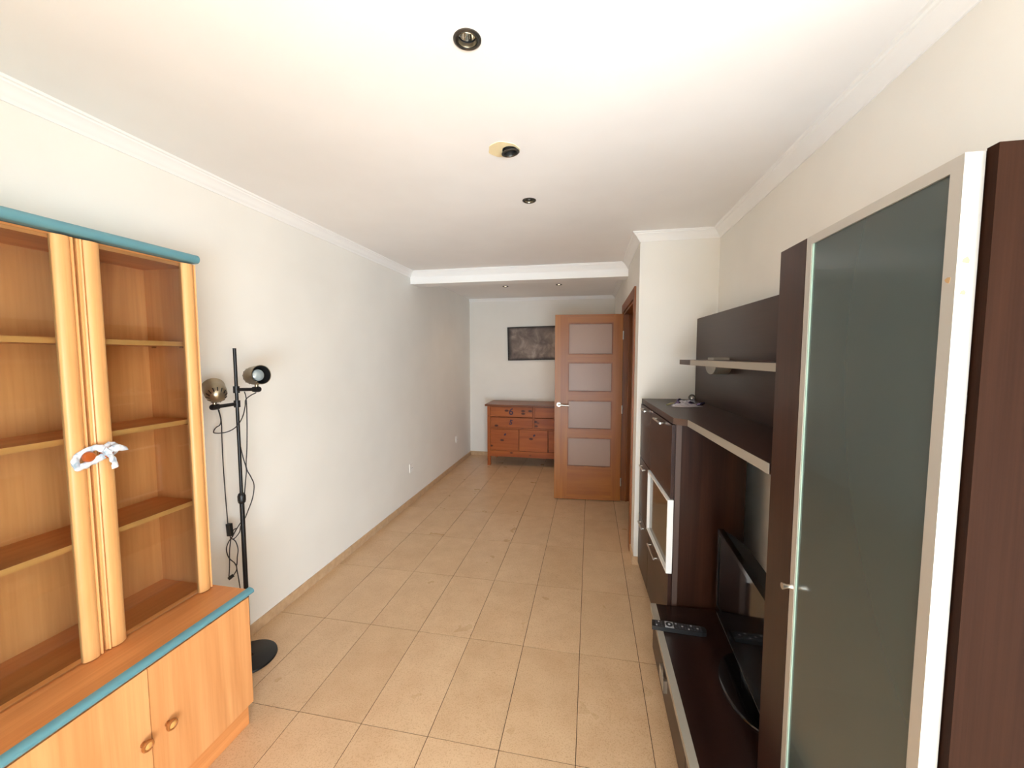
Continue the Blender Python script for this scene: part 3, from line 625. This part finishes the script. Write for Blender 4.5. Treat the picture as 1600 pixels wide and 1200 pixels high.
# television
t = thing('television', (.60, 1.63, .2905), 'black flat screen television on an oval stand beside the tall cabinet', 'television', rz=R(-2.2))
K2 = dict(local=True)
obj('stand_base', lathe([(0, 0), (.198, 0), (.2, .003), (.197, .008), (.18, .012), (.05, .020), (0, .020)], (.045, 0, 0), n=48, sx=.60, sy=1), 'piano_black', t, smooth=True, **K2)
obj('neck', prism([(.012, -.06), (.012, .06), (.06, .045), (.06, -.045)], .015, .20), 'piano_black', t, bevel=.006, seg=2, **K2)
fr = B(); w, zb, zt_, q = .355, .094, .497, .022
box(-.012, .012, -w, w, zb, zb + .045, fr); box(-.012, .012, -w, w, zt_ - q, zt_, fr); box(-.012, .012, -w, -w + q, zb + .045, zt_ - q, fr); box(-.012, .012, w - q, w, zb + .045, zt_ - q, fr)
obj('bezel', fr, 'piano_black', t, **K2)
obj('screen', box(-.0075, .010, -w + q, w - q, zb + .045, zt_ - q), 'screen_black', t, **K2)
obj('back_cover', prism([(.012, -w + .004), (.035, -w + .03), (.065, -.2), (.065, .2), (.035, w - .03), (.012, w - .004)], zb + .02, zt_ - .008), 'back_black', t, bevel=.006, **K2)
obj('speaker_strip', box(-.0135, -.0118, -w + .03, w - .03, zb + .006, zb + .012), 'gunmetal', t, **K2)

# ------------------------------------------------------------------ tall glass-fronted cabinet
t = thing('tall_cabinet', (.70, .98, .291), 'tall wenge cabinet with a frosted glass door in an aluminium frame', 'cabinet')
xt, z0, z1 = .520, .2915, 1.889
obj('side_panel', box(xt + .027, .865, .688, .706, z0, z1 + .004), 'wenge_vertical', t, bevel=.001)
obj('side_panel', box(xt + .027, .865, 1.248, 1.266, z0, z1 + .004), 'wenge_vertical', t, bevel=.001)
obj('top_panel', box(xt + .029, .865, .706, 1.248, z1 - .016, z1 + .002), 'wenge_vertical', t)
obj('bottom_panel', box(xt + .029, .865, .706, 1.248, z0, z0 + .018), 'wenge_vertical', t)
obj('back_panel', box(.857, .865, .706, 1.248, z0 + .018, z1 - .016), 'wenge_dark', t)
for z in (.72, 1.12, 1.5): obj('shelf', box(xt + .06, .856, .707, 1.247, z - .009, z + .009), 'wenge_dark', t)
obj('front_strip', box(xt, xt + .024, 1.131, 1.266, z0 + .001, z1), 'wenge_dark', t, bevel=.001)
g = obj('glass_door', box(xt + .004, xt + .009, .727, 1.107, z0 + .02, z1 - .018), 'frosted_glass', t); g['label'] = 'grey-green frosted glass pane'
ya, yb, q = .704, 1.128, .023
obj('door_frame', box(xt, xt + .025, yb - q, yb, z0 + .002, z1), 'aluminium', g, bevel=.0012)
obj('door_frame', box(xt, xt + .025, ya, ya + q, z0 + .002, z1), ['aluminium', 'aluminium_white'], g, bevel=.003, seg=2)
obj('door_frame', box(xt, xt + .025, ya + q, yb - q, z1 - q + .003, z1), 'aluminium', g, bevel=.0012); obj('door_frame', box(xt, xt + .025, ya + q, yb - q, z0 + .002, z0 + q), 'aluminium', g, bevel=.0012)
obj('margin_light_strip', box(xt + .001, xt + .006, yb - q - .004, yb - q, z0 + .022, z1 - .02), 'margin_light', g)  # painted strip: light coming through the frosted pane at its margin
obj('knob', lathe([(0, 0), (.008, 0), (.006, .004), (.005, .012), (.0075, .020), (.0085, .024), (0, .025)], (xt, 1.115, 1.004), (-1, 0, 0), 16), 'chrome_soft', g, smooth=True)
def chip(x, y, z, r, nrm):
    n = 9; pts = [(r * (1 + .4 * math.sin(k * 2.3 + z * 9)) * math.cos(2 * math.pi * k / n) * .7, r * (1 + .3 * math.sin(k * 1.7)) * math.sin(2 * math.pi * k / n)) for k in range(n)]
    bm = prism(pts, 0, .0006); bm.transform(Matrix.Translation((x, y, z)) @ (Matrix.Rotation(R(90), 4, 'X') if nrm == 'y' else Matrix.Rotation(R(-90), 4, 'Y')))
    obj('chipped_spot', bm, 'chip_raw', g)
chip(xt + .011, ya, 1.738, .0055, 'y'); chip(xt + .010, ya, 1.692, .004, 'y'); chip(xt, ya + .013, 1.712, .0055, 'x')
